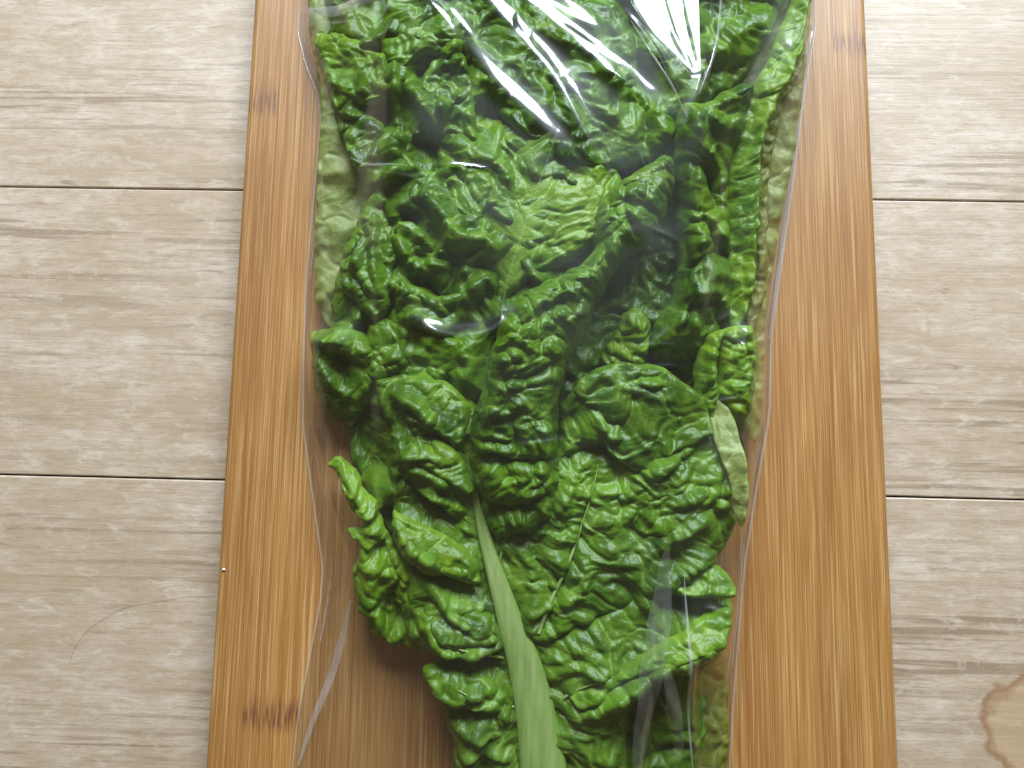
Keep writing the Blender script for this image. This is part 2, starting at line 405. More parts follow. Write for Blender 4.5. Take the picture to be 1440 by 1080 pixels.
def leaf_mesh(name, outline, z0, ctrl, roll=.6, drop=.6, ruf=.3, rufs=2.2, ruf2=.12, up=0., bl=.2, bls=.95, ang=40., an=1.5,
              ridges=(), seed=1, res=.055, mid=None, frill=.10, lam=.05, fine=.035, palef=None, rm=1.25, lean=.60, ldir=(.25,-.95)):
    """A crinkled leaf: outline traced in plan, then given its own height, rolled rim, folds, blisters and veins."""
    ol = spline(PL(outline, z0), 8)
    # frilled rim
    s = np.concatenate([[0], np.cumsum(np.hypot(*np.diff(np.r_[ol, ol[:1]], axis=0).T))]); 
    tg = np.roll(ol,-1,0)-np.roll(ol,1,0); tg /= np.hypot(*tg.T)[:,None]+1e-9
    nn = np.c_[tg[:,1], -tg[:,0]]
    wob = fbm(s[:-1]/.9, s[:-1]*0+seed*3.1, seed, 3)*frill
    ol = ol + nn*wob[:,None]
    x0, y0 = ol.min(0)-.2; x1, y1 = ol.max(0)+.2
    xs = np.arange(x0, x1, res); ys = np.arange(y0, y1, res)
    X, Y = np.meshgrid(xs, ys)
    ins = inside(X, Y, ol)
    # near-rim distance
    Xf, Yf = X.ravel(), Y.ravel()
    D, par, _ = seg_dist(Xf, Yf, ol, True); D = D.reshape(X.shape)
    sd = np.where(ins, D, -D)
    keep = sd > -res*1.0
    cell = keep[:-1,:-1] & keep[1:,:-1] & keep[:-1,1:] & keep[1:,1:] & (ins[:-1,:-1] | ins[1:,:-1] | ins[:-1,1:] | ins[1:,1:])
    gy, gx = np.gradient(sd, res)
    gl = np.hypot(gx, gy)+1e-6
    mv = np.where(sd < 0, -sd, 0)
    XX, YY = X+gx/gl*mv, Y+gy/gl*mv
    sdc = np.maximum(sd, 0)
    # base + rolled rim
    c = [(*P(px,py,zz), zz) for px,py,zz in ctrl]
    zb = rbf(c, XX, YY) if len(c) >= 3 else np.full(XX.shape, z0)
    rr = roll*(1+.45*perlin(XX/1.6, YY/1.6, seed+5))
    q = np.clip(1-sdc/np.maximum(rr,.1), 0, 1)
    zb = zb - drop*(1-np.sqrt(np.maximum(1-q*q*.985, 0)))
    zb = zb + up*(1-sstep(0, .7, sdc))*(.6+.8*perlin(XX/.9, YY/.9, seed+6))
    # big ruffles, sharpened towards crests
    wx, wy = XX+.5*perlin(XX/1.5, YY/1.5, seed+31), YY+.5*perlin(XX/1.5, YY/1.5, seed+32)
    r1 = perlin(wx/rufs, wy/rufs, seed+41); r2 = perlin(wx/(rufs*.45), wy/(rufs*.45), seed+42)
    zr = 1.15*ruf*(1-2.4*np.sqrt(r1*r1+.0006)) + 1.25*ruf2*(1-2.4*np.sqrt(r2*r2+.001))
    for pts, h, wl, wr in ridges:
        pl = spline(PL(pts, z0), 6, False)
        d, t, sdn = seg_dist(Xf, Yf, pl, False)
        d, t, sdn = (a.reshape(X.shape) for a in (d, t, sdn))
        ww = np.where(sdn > 0, wl, wr)
        tp = np.sqrt(np.clip(np.sin(np.pi*np.clip(t,.04,.96)), 0, 1))
        zr = zr + rm*h*tp*np.exp(-(np.sqrt((d/ww)**2+.03)-.173)*1.25)*(1+.35*perlin(XX/.8, YY/.8, seed+95))
    # vein field
    if mid is not None:
        ml = spline(PL(mid, z0), 8, False)
        dm, tm, sm = seg_dist(Xf, Yf, ml, False); dm, tm, sm = (a.reshape(X.shape) for a in (dm, tm, sm))
        Lm = np.hypot(*np.diff(ml, axis=0).T).sum()
        u = tm*Lm; a = dm*sm
        c1 = (u - dm*math.cos(math.radians(ang)))/(bls*1.25); c2 = dm*sm/(bls*1.25)
        c1 = c1/1.0; c2 = c2/an
        c1, c2 = c1+.38*perlin(XX/1.3, YY/1.3, seed+3), c2+.38*perlin(XX/1.3, YY/1.3, seed+4)
    else:
        ca, sa = math.cos(math.radians(ang)), math.sin(math.radians(ang))
        c1 = (-XX*sa+YY*ca)/(bls*1.25); c2 = (XX*ca+YY*sa)/(bls*1.25)/an
        c1, c2 = c1+.42*perlin(XX/1.4, YY/1.4, seed+3), c2+.42*perlin(XX/1.4, YY/1.4, seed+4)
        dm = None
    f1, f2, idh, ox, oy = voro(c1, c2, seed+50)
    e = f2-f1
    t = sstep(0, .42, e)
    bam = .45+.9*np.clip(.5+.8*perlin(XX/2.6, YY/2.6, seed+90), 0, 1)
    tilt = (ox*np.cos(idh*44)+oy*np.sin(idh*44))*t
    g1, g2, ih2, _, _ = voro(c1*2.3+5, c2*2.3*an*.8, seed+60)
    # crepe-like folds drawn out along the side veins, sharp along their crests
    wv1, wv2 = c1+.30*perlin(c1*1.7, c2*1.3, seed+81), c2+.30*perlin(c1*1.5, c2*1.7, seed+82)
    n1 = perlin(wv1*.95, wv2*.50*an, seed+83); n2 = perlin(wv1*2.0+9, wv2*1.25*an, seed+84); n3 = perlin(wv1*4.1, wv2*3.0*an, seed+85)
    k1 = 1-2.3*np.sqrt(n1*n1+.004); k2 = 1-2.3*np.sqrt(n2*n2+.006); k3 = 1-2.3*np.sqrt(n3*n3+.01)
    fade = sstep(0, .35, sdc)*.7+.3
    zk = bl*bam*(.38*k1+.20*k2)*fade
    zd = (bl*bam*(.13*k3+.38*tilt+.36*t) - .018*np.exp(-((g2-g1)/.12)**2) - .050*np.exp(-(e/.09)**2) + fine*.4*sstep(0,.4,g2-g1))*fade
    rim = .09*perlin(XX/.45, YY/.45, seed+71)*(1-sstep(0,.9,sdc))
    zz = zr*(.5+.5*sstep(0,.6,sdc)) + zk + zd + rim*1.3
    vein = np.exp(-(e/.10)**2)*.9 + np.exp(-(np.clip((g2-g1),0,1)/.10)**2)*.45
    pale = np.zeros(XX.shape)
    if dm is not None:
        zz = zz*(.25+.75*sstep(.1,.7,dm)) - .03*np.exp(-(dm/.42)**2)
        pale = .55*np.exp(-(dm/.35)**2)
    pale = pale + .22*np.exp(-(sdc/.14)**2)
    if palef is not None: pale = pale + palef(XX, YY)
    # smooth base + detail, with crests broadened so that the creases close up
    Z = zb+zz
    hx = blur(zr, 3); dy, dx = np.gradient(hx, res)
    s = np.hypot(dx, dy); lim = lam/np.maximum(1, s/1.6)
    wgt = sstep(0, .25, sdc)
    ln = lean*np.clip(blur(zr+.5*zk, 3), -.8, .8)*wgt
    PX, PY = XX-lim*dx*wgt+ln*ldir[0], YY-lim*dy*wgt+ln*ldir[1]
    idx = -np.ones(X.shape, int)
    used = np.zeros(X.shape, bool)
    used[:-1,:-1] |= cell; used[1:,:-1] |= cell; used[:-1,1:] |= cell; used[1:,1:] |= cell
    idx[used] = np.arange(used.sum())
    Z = np.maximum(Z, BT+.04)
    V = np.c_[PX[used], PY[used], Z[used]]
    cy, cx = np.nonzero(cell)
    Fc = np.c_[idx[cy,cx], idx[cy,cx+1], idx[cy+1,cx+1], idx[cy+1,cx]]
    iy = np.clip(((V[:,1]-GY0)/GS).round().astype(int), 0, TOP.shape[0]-1)
    ix = np.clip(((V[:,0]-GX0)/GS).round().astype(int), 0, TOP.shape[1]-1)
    np.maximum.at(TOP, (iy, ix), V[:,2])
    return V, Fc, dict(vein=vein[used], pale=np.clip(pale[used],0,1))

GROUP = 'lettuce leaves in the bag'
def leaf(label, mat, parent=None, part=None, sub=None, **kw):
    V, Fc, at = leaf_mesh('blade', **kw)
    if parent is None:
        c = V.mean(0); base = (c[0], c[1], BT)
        r = empty('lettuce_leaf', base); tag(r, label, 'leaf', GROUP)
    else: r = parent; base = tuple(q*100 for q in r.location)
    o = link(part or 'blade', mesh(part or 'blade', V-np.array(base), Fc, True, at), mat, r)
    return r

# pale outer leaves lying on the board, one along each side of the bag
leaf('pale outer leaf along the left side of the bag, its light underside showing', M_PALE,
     outline=[(447,-110),(434,30),(450,140),(445,260),(440,390),(452,450),(500,480),(560,420),(580,250),(570,50),(580,-110)],
     z0=2.6, ctrl=[(447,0,2.7),(450,300,2.7),(560,100,2.6),(540,400,2.5),(450,430,2.5)], lean=.2,
     roll=.3, drop=.25, ruf=.20, rufs=2.6, ruf2=.03, bl=.05, fine=.01, bls=1.4, ang=100, an=1.6, seed=11, res=.06, frill=.06)
leaf('pale yellowish outer leaf along the right side of the bag, seen through the film', M_PALE,
     outline=[(1000,-110),(1000,100),(990,300),(1000,480),(1060,620),(1076,560),(1078,450),(1090,360),(1107,260),(1127,120),(1137,30),(1140,-110)],
     z0=2.7, ctrl=[(1120,0,3.0),(1090,250,2.9),(1070,450,2.7),(1010,100,2.6),(1010,450,2.5)], lean=.2,
     roll=.3, drop=.25, ruf=.24, rufs=2.4, ruf2=.03, bl=.05, fine=.01, bls=1.4, ang=75, an=1.6, seed=12, res=.06, frill=.06)
leaf('olive strip of outer leaf at the lower right corner under the front leaf', M_OLIVE,
     outline=[(960,860),(1012,880),(1024,960),(1024,1080),(1018,1190),(940,1190),(940,1000)],
     z0=2.4, ctrl=[(970,900,2.5),(1010,950,2.5),(1000,1150,2.4),(950,1100,2.4)], lean=.2,
     roll=.25, drop=.2, ruf=.08, rufs=2.0, ruf2=.05, bl=.10, bls=.9, ang=75, an=1.3, seed=13, res=.06, frill=.05)

# dark inner leaf deep in the lower right
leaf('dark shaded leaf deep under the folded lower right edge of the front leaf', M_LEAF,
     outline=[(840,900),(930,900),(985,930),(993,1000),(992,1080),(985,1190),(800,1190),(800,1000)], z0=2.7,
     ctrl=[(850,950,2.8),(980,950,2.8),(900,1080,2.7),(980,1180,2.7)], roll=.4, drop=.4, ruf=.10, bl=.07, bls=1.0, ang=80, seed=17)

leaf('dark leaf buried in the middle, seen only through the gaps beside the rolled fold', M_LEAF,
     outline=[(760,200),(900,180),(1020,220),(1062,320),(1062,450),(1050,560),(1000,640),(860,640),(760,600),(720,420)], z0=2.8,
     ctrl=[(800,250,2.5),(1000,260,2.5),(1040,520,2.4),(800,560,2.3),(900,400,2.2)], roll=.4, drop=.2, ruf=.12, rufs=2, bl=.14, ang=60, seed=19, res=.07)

# upper left ruffled leaf
UL = [
 ([(505,336),(505,370),(519,392),(548,423)], .45,.36,.36), ([(527,286),(527,344),(531,384),(548,430)], .35,.22,.18),
 ([(556,323),(579,363),(598,376)], .55,.26,.40), ([(600,278),(619,299),(650,336),(685,323)], .60,.38,.30),
 ([(624,323),(643,341),(685,339),(700,380)], .45,.25,.30), ([(561,397),(585,413),(611,418)], .50,.22,.35),
 ([(643,423),(672,398),(688,394),(703,434)], .60,.30,.40), ([(569,389),(600,405),(627,428)], -.85,.30,.22),
 ([(568,300),(572,330)], -.8,.35,.35), ([(655,268),(685,285)], -.6,.3,.3), ([(558,444),(590,440),(640,470)], .50,.35,.35),
 ([(575,205),(598,210),(625,212)], -1.1,.40,.40), ([(583,105),(600,112)], -.6,.35,.35), ([(490,165),(513,175),(540,180)], -.7,.40,.35),
 ([(519,235),(535,200),(552,190),(570,202)], .55,.30,.30), ([(556,85),(557,130),(560,185)], .45,.16,.16), ([(622,95),(622,185)], .5,.35,.22),
 ([(585,113),(592,148),(619,182)], .45,.25,.25), ([(500,130),(520,118),(545,120)], .35,.3,.3), ([(480,150),(500,158),(520,156)], .35,.2,.25),
 ([(545,262),(560,240),(595,245)], .5,.35,.3), ([(520,460),(527,500),(512,530)], .4,.3,.3), ([(560,480),(575,520),(600,540)], .4,.35,.3),
 ([(640,480),(660,500),(650,530)], .4,.35,.3)]
UPL = leaf('large ruffled leaf filling the upper left of the bag with deep frilly folds', M_LEAF,
     outline=[(455,-110),(458,0),(444,60),(455,112),(473,185),(502,238),(507,285),(487,330),(470,375),(462,430),(458,500),(476,580),(488,650),(520,725),(560,760),
              (600,700),(640,650),(740,600),(800,480),(850,350),(880,200),(900,60),(880,-110)],
     z0=3.2, ctrl=[(450,60,2.7),(480,200,2.8),(500,300,3.0),(600,0,3.4),(600,200,3.5),(620,350,3.5),(700,300,3.8),(480,430,2.9),(600,500,3.3),(490,640,2.7),(530,720,2.8),(800,300,3.3),(700,600,3.0)],
     roll=.5, drop=.6, ruf=.52, rufs=2.7, ruf2=.15, bl=.17, bls=1.15, ang=20, an=1.3, ridges=UL, seed=23, lam=.05, frill=.16)


# lobes of the ruffled leaf, overlapping like shingles with free frilled edges
def lobe(parent, mat, outline, ctrl, z0, **kw):
    d = dict(roll=.25, drop=.40, ruf=.15, rufs=1.9, ruf2=.06, bl=.15, bls=1.1, ang=70, an=1.2, res=.05, lam=.05, frill=.13, up=.10)
    d.update(kw)
    leaf(None, mat, parent=parent, part='leaf_lobe', outline=outline, ctrl=ctrl, z0=z0, **d)
lobe(UPL, M_LEAF, [(527,262),(560,288),(574,340),(558,380),(550,425),(530,452),(505,432),(478,402),(480,350),(500,308)], [(530,270,3.5),(570,340,3.7),(550,425,4.0),(490,350,3.5),(510,430,3.8)], 3.7, seed=101, ang=10)
lobe(UPL, M_LEAF, [(554,318),(577,314),(602,332),(632,334),(690,326),(704,380),(690,402),(660,390),(632,402),(610,390),(585,402),(563,382)], [(560,325,4.1),(620,335,4.1),(690,335,4.1),(600,395,3.5),(690,395,3.6)], 3.9, seed=103, ang=-20)
lobe(UPL, M_LEAF, [(598,272),(638,283),(662,298),(690,286),(718,296),(724,330),(690,346),(650,346),(622,332),(600,312)], [(605,280,4.2),(660,300,4.2),(715,305,4.1),(620,330,3.7),(700,345,3.6)], 4.0, seed=105, ang=-30)
lobe(UPL, M_LEAF, [(558,392),(590,403),(622,416),(650,412),(684,388),(706,430),(692,462),(640,478),(590,468),(560,452)], [(560,400,4.2),(620,420,4.2),(684,395,4.25),(590,465,3.7),(690,455,3.8)], 4.0, seed=107, ang=-40)
lobe(UPL, M_LEAF, [(517,238),(538,194),(570,192),(577,224),(610,238),(642,232),(692,248),(684,282),(640,292),(600,292),(560,292),(533,276)], [(525,235,3.7),(550,200,4.0),(610,240,4.0),(690,255,4.0),(540,280,3.5),(640,290,3.6)], 3.9, seed=109, ang=20)
lobe(UPL, M_LEAF, [(600,92),(640,66),(664,108),(668,160),(668,202),(640,192),(620,194),(598,165),(588,130)], [(600,100,3.7),(650,80,4.0),(665,200,4.1),(620,190,4.0),(595,150,3.8)], 3.9, seed=111, ang=80)
lobe(UPL, M_LIGHT, [(438,46),(470,40),(510,62),(548,88),(558,128),(530,152),(500,146),(470,152),(454,110)], [(445,50,3.1),(510,65,3.6),(555,120,3.7),(470,145,3.3),(500,140,3.6)], 3.4, seed=113, ang=-30)
lobe(UPL, M_LEAF, [(470,150),(520,160),(545,180),(530,205),(515,240),(495,225),(478,190)], [(475,155,3.2),(540,175,3.6),(520,230,3.7),(490,215,3.5)], 3.4, seed=115, ang=60)
lobe(UPL, M_LEAF, [(520,452),(560,446),(600,466),(640,476),(664,500),(655,545),(610,540),(560,530),(525,540),(505,500)], [(530,455,3.6),(600,470,3.9),(660,500,4.0),(520,530,3.6),(620,540,3.5)], 3.8, seed=117, ang=-50)
lobe(UPL, M_LEAF, [(560,-90),(640,-40),(655,40),(640,90),(600,75),(560,100),(530,60),(540,0)], [(560,-80,3.7),(640,0,4.0),(640,85,4.1),(560,90,3.8),(540,30,3.6)], 3.8, seed=119, ang=50)

# smooth veined face in the middle
leaf('smooth veined leaf face in the middle, left of the diagonal curled fold', M_LIGHT,
     outline=[(622,170),(655,150),(720,165),(790,190),(850,215),(880,260),(850,330),(790,372),(722,408),(700,436),(684,400),(655,340),(628,270),(612,215)],
     z0=4.0, ctrl=[(640,180,3.5),(760,220,4.0),(850,250,3.9),(720,330,4.2),(700,420,3.7),(640,250,4.0)],
     roll=.4, drop=.45, ruf=.08, rufs=2.5, ruf2=.04, bl=.15, bls=1.0, an=1.5, ang=38, mid=[(706,440),(735,330),(760,250),(765,150)], seed=31, lam=.05, fine=.035)

# leaf under the glare at the top
leaf('broad leaf at the top middle, behind the white glare on the film', M_LEAF,
     outline=[(600,-110),(632,-20),(655,60),(685,125),(735,190),(815,232),(890,225),(945,195),(985,150),(1040,110),(1090,40),(1115,-30),(1120,-110)],
     z0=4.1, ctrl=[(640,0,3.8),(760,60,4.4),(900,100,4.2),(850,190,4.0),(1050,40,4.0),(1000,130,3.9),(800,-80,4.4)],
     roll=.35, drop=.4, ruf=.32, rufs=2.6, ruf2=.12, bl=.17, bls=.95, an=1.3, ang=-35, seed=37, lam=.05,
     ridges=[([(690,90),(740,130),(800,180)], .35,.4,.4), ([(880,0),(900,80),(935,150)], -.6,.5,.4), ([(1000,20),(985,90),(965,150)], .3,.4,.4), ([(760,60),(830,80),(870,150)], .3,.5,.4)])

# right pleated leaf
leaf('pleated leaf on the upper right between two dark gaps', M_LEAF,
     outline=[(950,165),(990,150),(1040,125),(1062,140),(1042,200),(1030,260),(1033,330),(1036,400),(1028,450),(992,486),(955,510),(925,500),(922,455),(945,420),(956,350),(952,260)],
     z0=3.8, ctrl=[(970,180,4.6),(1030,160,4.4),(985,330,4.4),(1025,330,3.5),(950,330,3.5),(960,440,3.7),(940,490,3.2),(1000,470,3.2)],
     roll=.5, drop=1.0, ruf=.30, rufs=2.0, ruf2=.14, bl=.17, bls=1.0, an=1.2, ang=60, seed=41, lam=.05,
     ridges=[([(968,175),(975,240),(965,300)], .25,.3,.3), ([(955,305),(990,302),(1020,335)], .35,.3,.25), ([(965,410),(1000,405),(1030,440)], .45,.2,.35),
             ([(990,240),(1005,290)], -.5,.3,.3), ([(880,400),(872,440),(885,480)], .45,.25,.25), ([(925,460),(960,440),(985,465)], .3,.3,.3), ([(890,420),(920,450)], -.5,.3,.3)])

leaf('small yellow-green frill low in the dark gap right of the rolled fold', M_LIGHT,
     outline=[(880,440),(898,430),(912,450),(916,485),(908,515),(884,528),(858,522),(846,505),(858,480),(868,455)], z0=2.8,
     ctrl=[(885,440,3.0),(912,460,2.8),(858,512,2.6),(900,520,2.5)], roll=.3, drop=.4, ruf=.22, rufs=1.3, ruf2=.12, bl=.14, bls=.8, ang=70, seed=47, res=.05)

# right edge leaf, seen on its rim
ER = leaf('narrow folded leaf standing along the right side of the bag with a yellowish rim', M_LIGHT,
     outline=[(1140,-110),(1105,20),(1072,90),(1046,145),(1030,205),(1020,290),(1024,370),(1018,440),(1042,462),(1060,390),(1064,300),(1068,225),(1084,160),(1108,110),(1130,40),(1152,-110)],
     z0=3.7, ctrl=[(1120,30,4.0),(1070,130,4.1),(1030,250,3.7),(1062,250,4.1),(1056,350,4.0),(1026,350,3.5),(1040,440,3.7)],
     roll=.15, drop=.2, up=.08, ruf=.12, rufs=1.8, ruf2=.05, bl=.07, bls=1.0, an=1.4, ang=10, seed=43, res=.045, frill=.12)
leaf(None, M_OLIVE, parent=ER, part='leaf_rim',
     outline=[(1118,75),(1098,118),(1078,165),(1064,230),(1062,310),(1062,380),(1050,450),(1062,462),(1080,400),(1078,320),(1080,240),(1094,175),(1114,125),(1130,80)],
     z0=3.3, ctrl=[(1110,110,3.5),(1072,250,3.5),(1070,350,3.4),(1060,440,3.2)], roll=.15, drop=.15, up=.12, ruf=.08, rufs=1.2, ruf2=.05, bl=.05, bls=.9, ang=80, seed=44, res=.045, frill=.10)

# front leaf with the big midrib
MID = [(664,620),(668,690),(686,770),(714,860),(742,950),(762,1060),(775,1190)]
AR = [
 ([(527,535),(540,570),(548,593),(560,612)], .40,.25,.25), ([(553,543),(585,560),(608,585),(626,612)], .60,.45,.35),
 ([(556,614),(572,630),(600,628),(634,640)], .55,.28,.40), ([(566,655),(592,654),(645,680)], .45,.25,.30), ([(588,610),(627,622),(650,640)], -.55,.25,.20),
 ([(582,683),(624,699),(660,714)], .42,.22,.28), ([(565,672),(620,720),(655,745)], -.65,.35,.25), ([(556,722),(585,762),(624,780),(672,793)], .65,.42,.40),
 ([(570,790),(620,810),(670,825)], -.6,.25,.22), ([(629,733),(668,746)], .35,.20,.24), ([(571,811),(603,811),(619,829),(637,852),(664,866),(695,878)], .45,.22,.30),
 ([(626,835),(682,850)], .30,.20,.20), ([(600,858),(609,885),(629,900),(664,901),(695,900)], .62,.35,.30), ([(606,919),(650,925),(700,940)], -.75,.25,.30),
 ([(611,943),(650,957),(680,964),(708,976)], .45,.25,.28), ([(629,1003),(650,1018),(688,1027)], .45,.30,.30), ([(640,985),(690,998)], -.4,.18,.18), ([(640,1060),(680,1050),(715,1062)], .4,.3,.3),
 # right half: lateral folds
 ([(812,992),(854,966),(891,942),(928,917),(965,906),(1020,872)], .75,.24,.42), ([(930,852),(970,852),(1010,846)], -1.0,.28,.25), ([(955,836),(990,826),(1032,818)], .45,.30,.22),
 ([(760,962),(800,930),(850,935),(900,915)], .30,.3,.3), ([(900,664),(949,638),(994,612)], .38,.16,.35), ([(945,704),(999,674)], .30,.16,.30), ([(930,758),(988,717),(1028,688)], .35,.20,.35),
 ([(912,822),(940,806),(990,775)], .30,.2,.3), ([(812,548),(850,528),(910,530),(960,548)], .40,.35,.30), ([(842,560),(850,600),(886,612),(915,592)], .30,.2,.2), ([(842,655),(820,730),(795,810),(762,880)], -.30,.16,.16),
 ([(800,620),(850,640),(900,655)], -.45,.3,.25), ([(750,760),(790,700),(810,660)], .25,.3,.3), ([(720,860),(790,840),(830,800)], .28,.3,.3), ([(760,905),(850,870),(890,850)], -.35,.22,.2)]
def pale_A(X, Y): return .10+.15*sstep(-4, -12, Y)
A = leaf('large crinkled front leaf with a broad pale midrib, lowest in the picture', M_LEAF,
     outline=[(527,520),(590,512),(640,535),(700,590),(775,630),(795,560),(850,512),(930,512),(988,556),(1006,610),(1036,690),(1043,735),(1022,775),(1014,800),(1033,826),(1034,880),(1010,922),
              (960,945),(912,962),(888,1000),(884,1080),(895,1190),(650,1190),(638,1090),(622,1015),(596,975),(590,955),(612,940),(600,925),(572,905),(560,860),(558,800),(548,740),(545,690),(540,640),(545,600),(525,560)],
     z0=3.8, ctrl=[(540,540,3.6),(600,600,3.9),(560,750,3.6),(600,880,3.5),(690,790,3.7),(640,1000,3.5),(750,1000,3.7),(850,900,3.9),(960,700,4.0),(900,560,3.9),(1030,720,3.5),(1020,850,3.6),(800,700,3.7),(700,620,3.6),(860,1100,3.6),(670,1150,3.5)],
     roll=.5, drop=.8, ruf=.20, rufs=2.3, ruf2=.10, bl=.20, bls=.95, an=1.15, ang=50, mid=MID, ridges=AR, seed=53, lam=.05, frill=.12, res=.05, palef=pale_A)
# midrib of the front leaf: a tapering half-round stalk
def midrib(parent, pts, wpx, z0, lift):
    c = spline(PL(pts, z0), 10, False); n = len(c)
    tg = np.gradient(c, axis=0); tg /= np.hypot(*tg.T)[:,None]; nn = np.c_[-tg[:,1], tg[:,0]]
    wd = np.interp(np.linspace(0,1,n), np.linspace(0,1,len(wpx)), wpx)
    A_ = np.linspace(0, np.pi, 15); V = []
    for i in range(n):
        for a in A_:
            g = 1+.05*perlin(np.array([a*2.2]), np.array([i*.15]), 5)[0]
            o = c[i]+nn[i]*math.cos(a)*wd[i]*(1+.05*perlin(np.array([i*.13]), np.array([3.3+2*(math.cos(a)>0)]), 8)[0])
            V.append((o[0], o[1], z0+lift(i/(n-1))+math.sin(a)*(.05+.17*wd[i])*g-.02*math.exp(-((a-1.75)/.22)**2)))
    k = len(A_)
    Fc = [(i*k+j, i*k+j+1, (i+1)*k+j+1, (i+1)*k+j) for i in range(n-1) for j in range(k-1)]
    V = np.array(V); b = np.array([q*100 for q in parent.location])
    pale = np.tile(np.sin(A_)**.8, n)*np.repeat(np.interp(np.linspace(0,1,n), [0,.15,.3,1], [.2,.6,1,1]), k)
    return link('midrib', mesh('midrib', V-b, Fc, True, dict(pale=pale)), M_RIB, parent)
midrib(A, MID, [.05,.13,.26,.44,.64,.83,1.0], 3.66, lambda t: .30*math.sin(min(1,t*1.3)*2.2))


# lobes folded over on the front leaf
lobe(A, M_LEAF, [(806,548),(850,516),(920,518),(984,556),(1006,606),(990,616),(949,640),(904,664),(872,650),(846,616),(836,580)], [(812,550,4.3),(900,525,4.45),(990,590,4.3),(905,655,4.25),(850,610,4.15)], 4.3, seed=131, ang=30, ruf=.16, roll=.15, drop=.2, up=.0, an=1.6)
lobe(A, M_LEAF, [(552,540),(590,528),(640,545),(660,590),(648,630),(626,616),(600,606),(572,590)], [(556,545,4.0),(600,535,4.1),(655,590,4.2),(630,615,4.4),(575,590,4.3)], 4.1, seed=133, ang=35, ruf=.08, bls=1.0, an=1.6)
lobe(A, M_LEAF, [(548,612),(570,596),(610,612),(652,640),(664,690),(630,678),(594,660),(564,655)], [(552,618,4.0),(610,615,4.1),(660,680,4.3),(600,658,4.5),(565,650,4.3)], 4.1, seed=135, ang=30, ruf=.08, bls=1.0, an=1.6)
lobe(A, M_LIGHT, [(548,715),(590,735),(640,760),(672,790),(676,822),(640,816),(590,800),(560,770)], [(552,720,3.9),(640,760,4.2),(685,800,4.2),(620,812,4.4),(565,770,4.2)], 4.1, seed=137, ang=28, ruf=.08, bls=1.1, an=1.8)
lobe(A, M_LEAF, [(594,846),(620,836),(660,852),(692,868),(698,904),(660,910),(630,908),(606,894)], [(598,850,3.9),(660,855,4.1),(708,885,4.1),(660,910,4.4),(610,892,4.3)], 4.0, seed=139, ang=14, ruf=.06, bls=1.1, an=1.8)
lobe(A, M_LEAF, [(596,938),(640,938),(690,954),(710,978),(706,1004),(665,996),(630,992),(604,968)], [(600,940,3.8),(690,955,4.0),(720,1000,4.0),(650,992,4.3),(606,965,4.1)], 3.9, seed=141, ang=18, ruf=.06, bls=.9)
lobe(A, M_LIGHT, [(800,985),(850,950),(900,925),(960,888),(1020,852),(1034,880),(1012,916),(960,934),(905,950),(860,975),(820,1005)], [(810,985,4.2),(900,925,4.4),(1020,860,4.3),(1020,900,4.5),(940,940,4.8),(830,995,4.5)], 4.4, seed=143, ang=-32, ruf=.06, bls=.9, an=1.6)
lobe(A, M_LIGHT, [(940,812),(985,790),(1016,796),(1034,822),(1030,840),(985,842),(945,838)], [(945,815,4.0),(1010,800,4.0),(1030,835,4.4),(960,838,4.3)], 4.1, seed=145, ang=-20, ruf=.05, bls=1.0)
lobe(A, M_LEAF, [(868,690),(910,664),(960,634),(1000,612),(1020,650),(1034,690),(990,716),(930,756),(890,740)], [(875,690,4.0),(960,640,4.1),(1015,640,4.0),(1030,690,4.2),(930,750,4.25),(890,735,4.0)], 4.1, seed=147, ang=32, ruf=.12, roll=.15, drop=.2, up=.0, bls=.95, an=1.5)

# paler side veins standing a little proud of the front leaf
def side_vein(parent, pts, r0):
    bl = [c for c in parent.children if c.name.startswith('blade')][0]
    n = len(bl.data.vertices); co = np.empty(n*3, np.float32); bl.data.vertices.foreach_get('co', co)
    co = co.reshape(-1,3)*100; b = np.array([q*100 for q in parent.location])
    c = spline(PL(pts, 3.9), 10, False)-b[:2]; zs = []
    for q in c:
        d = (co[:,0]-q[0])**2+(co[:,1]-q[1])**2; zs.append(co[np.argpartition(d, 6)[:6],2].max())
    zs = np.convolve(np.pad(zs, 3, 'edge'), np.ones(7)/7, 'valid')
    tg = np.gradient(c, axis=0); tg /= np.hypot(*tg.T)[:,None]; nn = np.c_[-tg[:,1], tg[:,0]]; V = []; k = 6
    for i in range(len(c)):
        w_ = r0*(1-.75*i/(len(c)-1))
        for a in np.linspace(0, np.pi, k): o = c[i]+nn[i]*math.cos(a)*w_; V.append((o[0], o[1], zs[i]-.075+math.sin(a)*(.06+w_*.35)))
    Fc = [(i*k+j, i*k+j+1, (i+1)*k+j+1, (i+1)*k+j) for i in range(len(c)-1) for j in range(k-1)]
    link('side_vein', mesh('side_vein', np.array(V), Fc, True, dict(pale=np.tile(np.sin(np.linspace(0,np.pi,k))*.75, len(c)))), M_RIB, parent)
for pts, r0 in (([(757,890),(772,850),(800,790),(826,715),(842,655)], .10), ([(700,800),(716,740),(745,690)], .08), ([(765,1010),(800,975),(850,950)], .10),
                ([(720,930),(670,915),(620,905)], .07), ([(684,770),(640,745),(600,715)], .06), ([(742,1000),(690,985),(640,965)], .08)):
    side_vein(A, pts, r0)

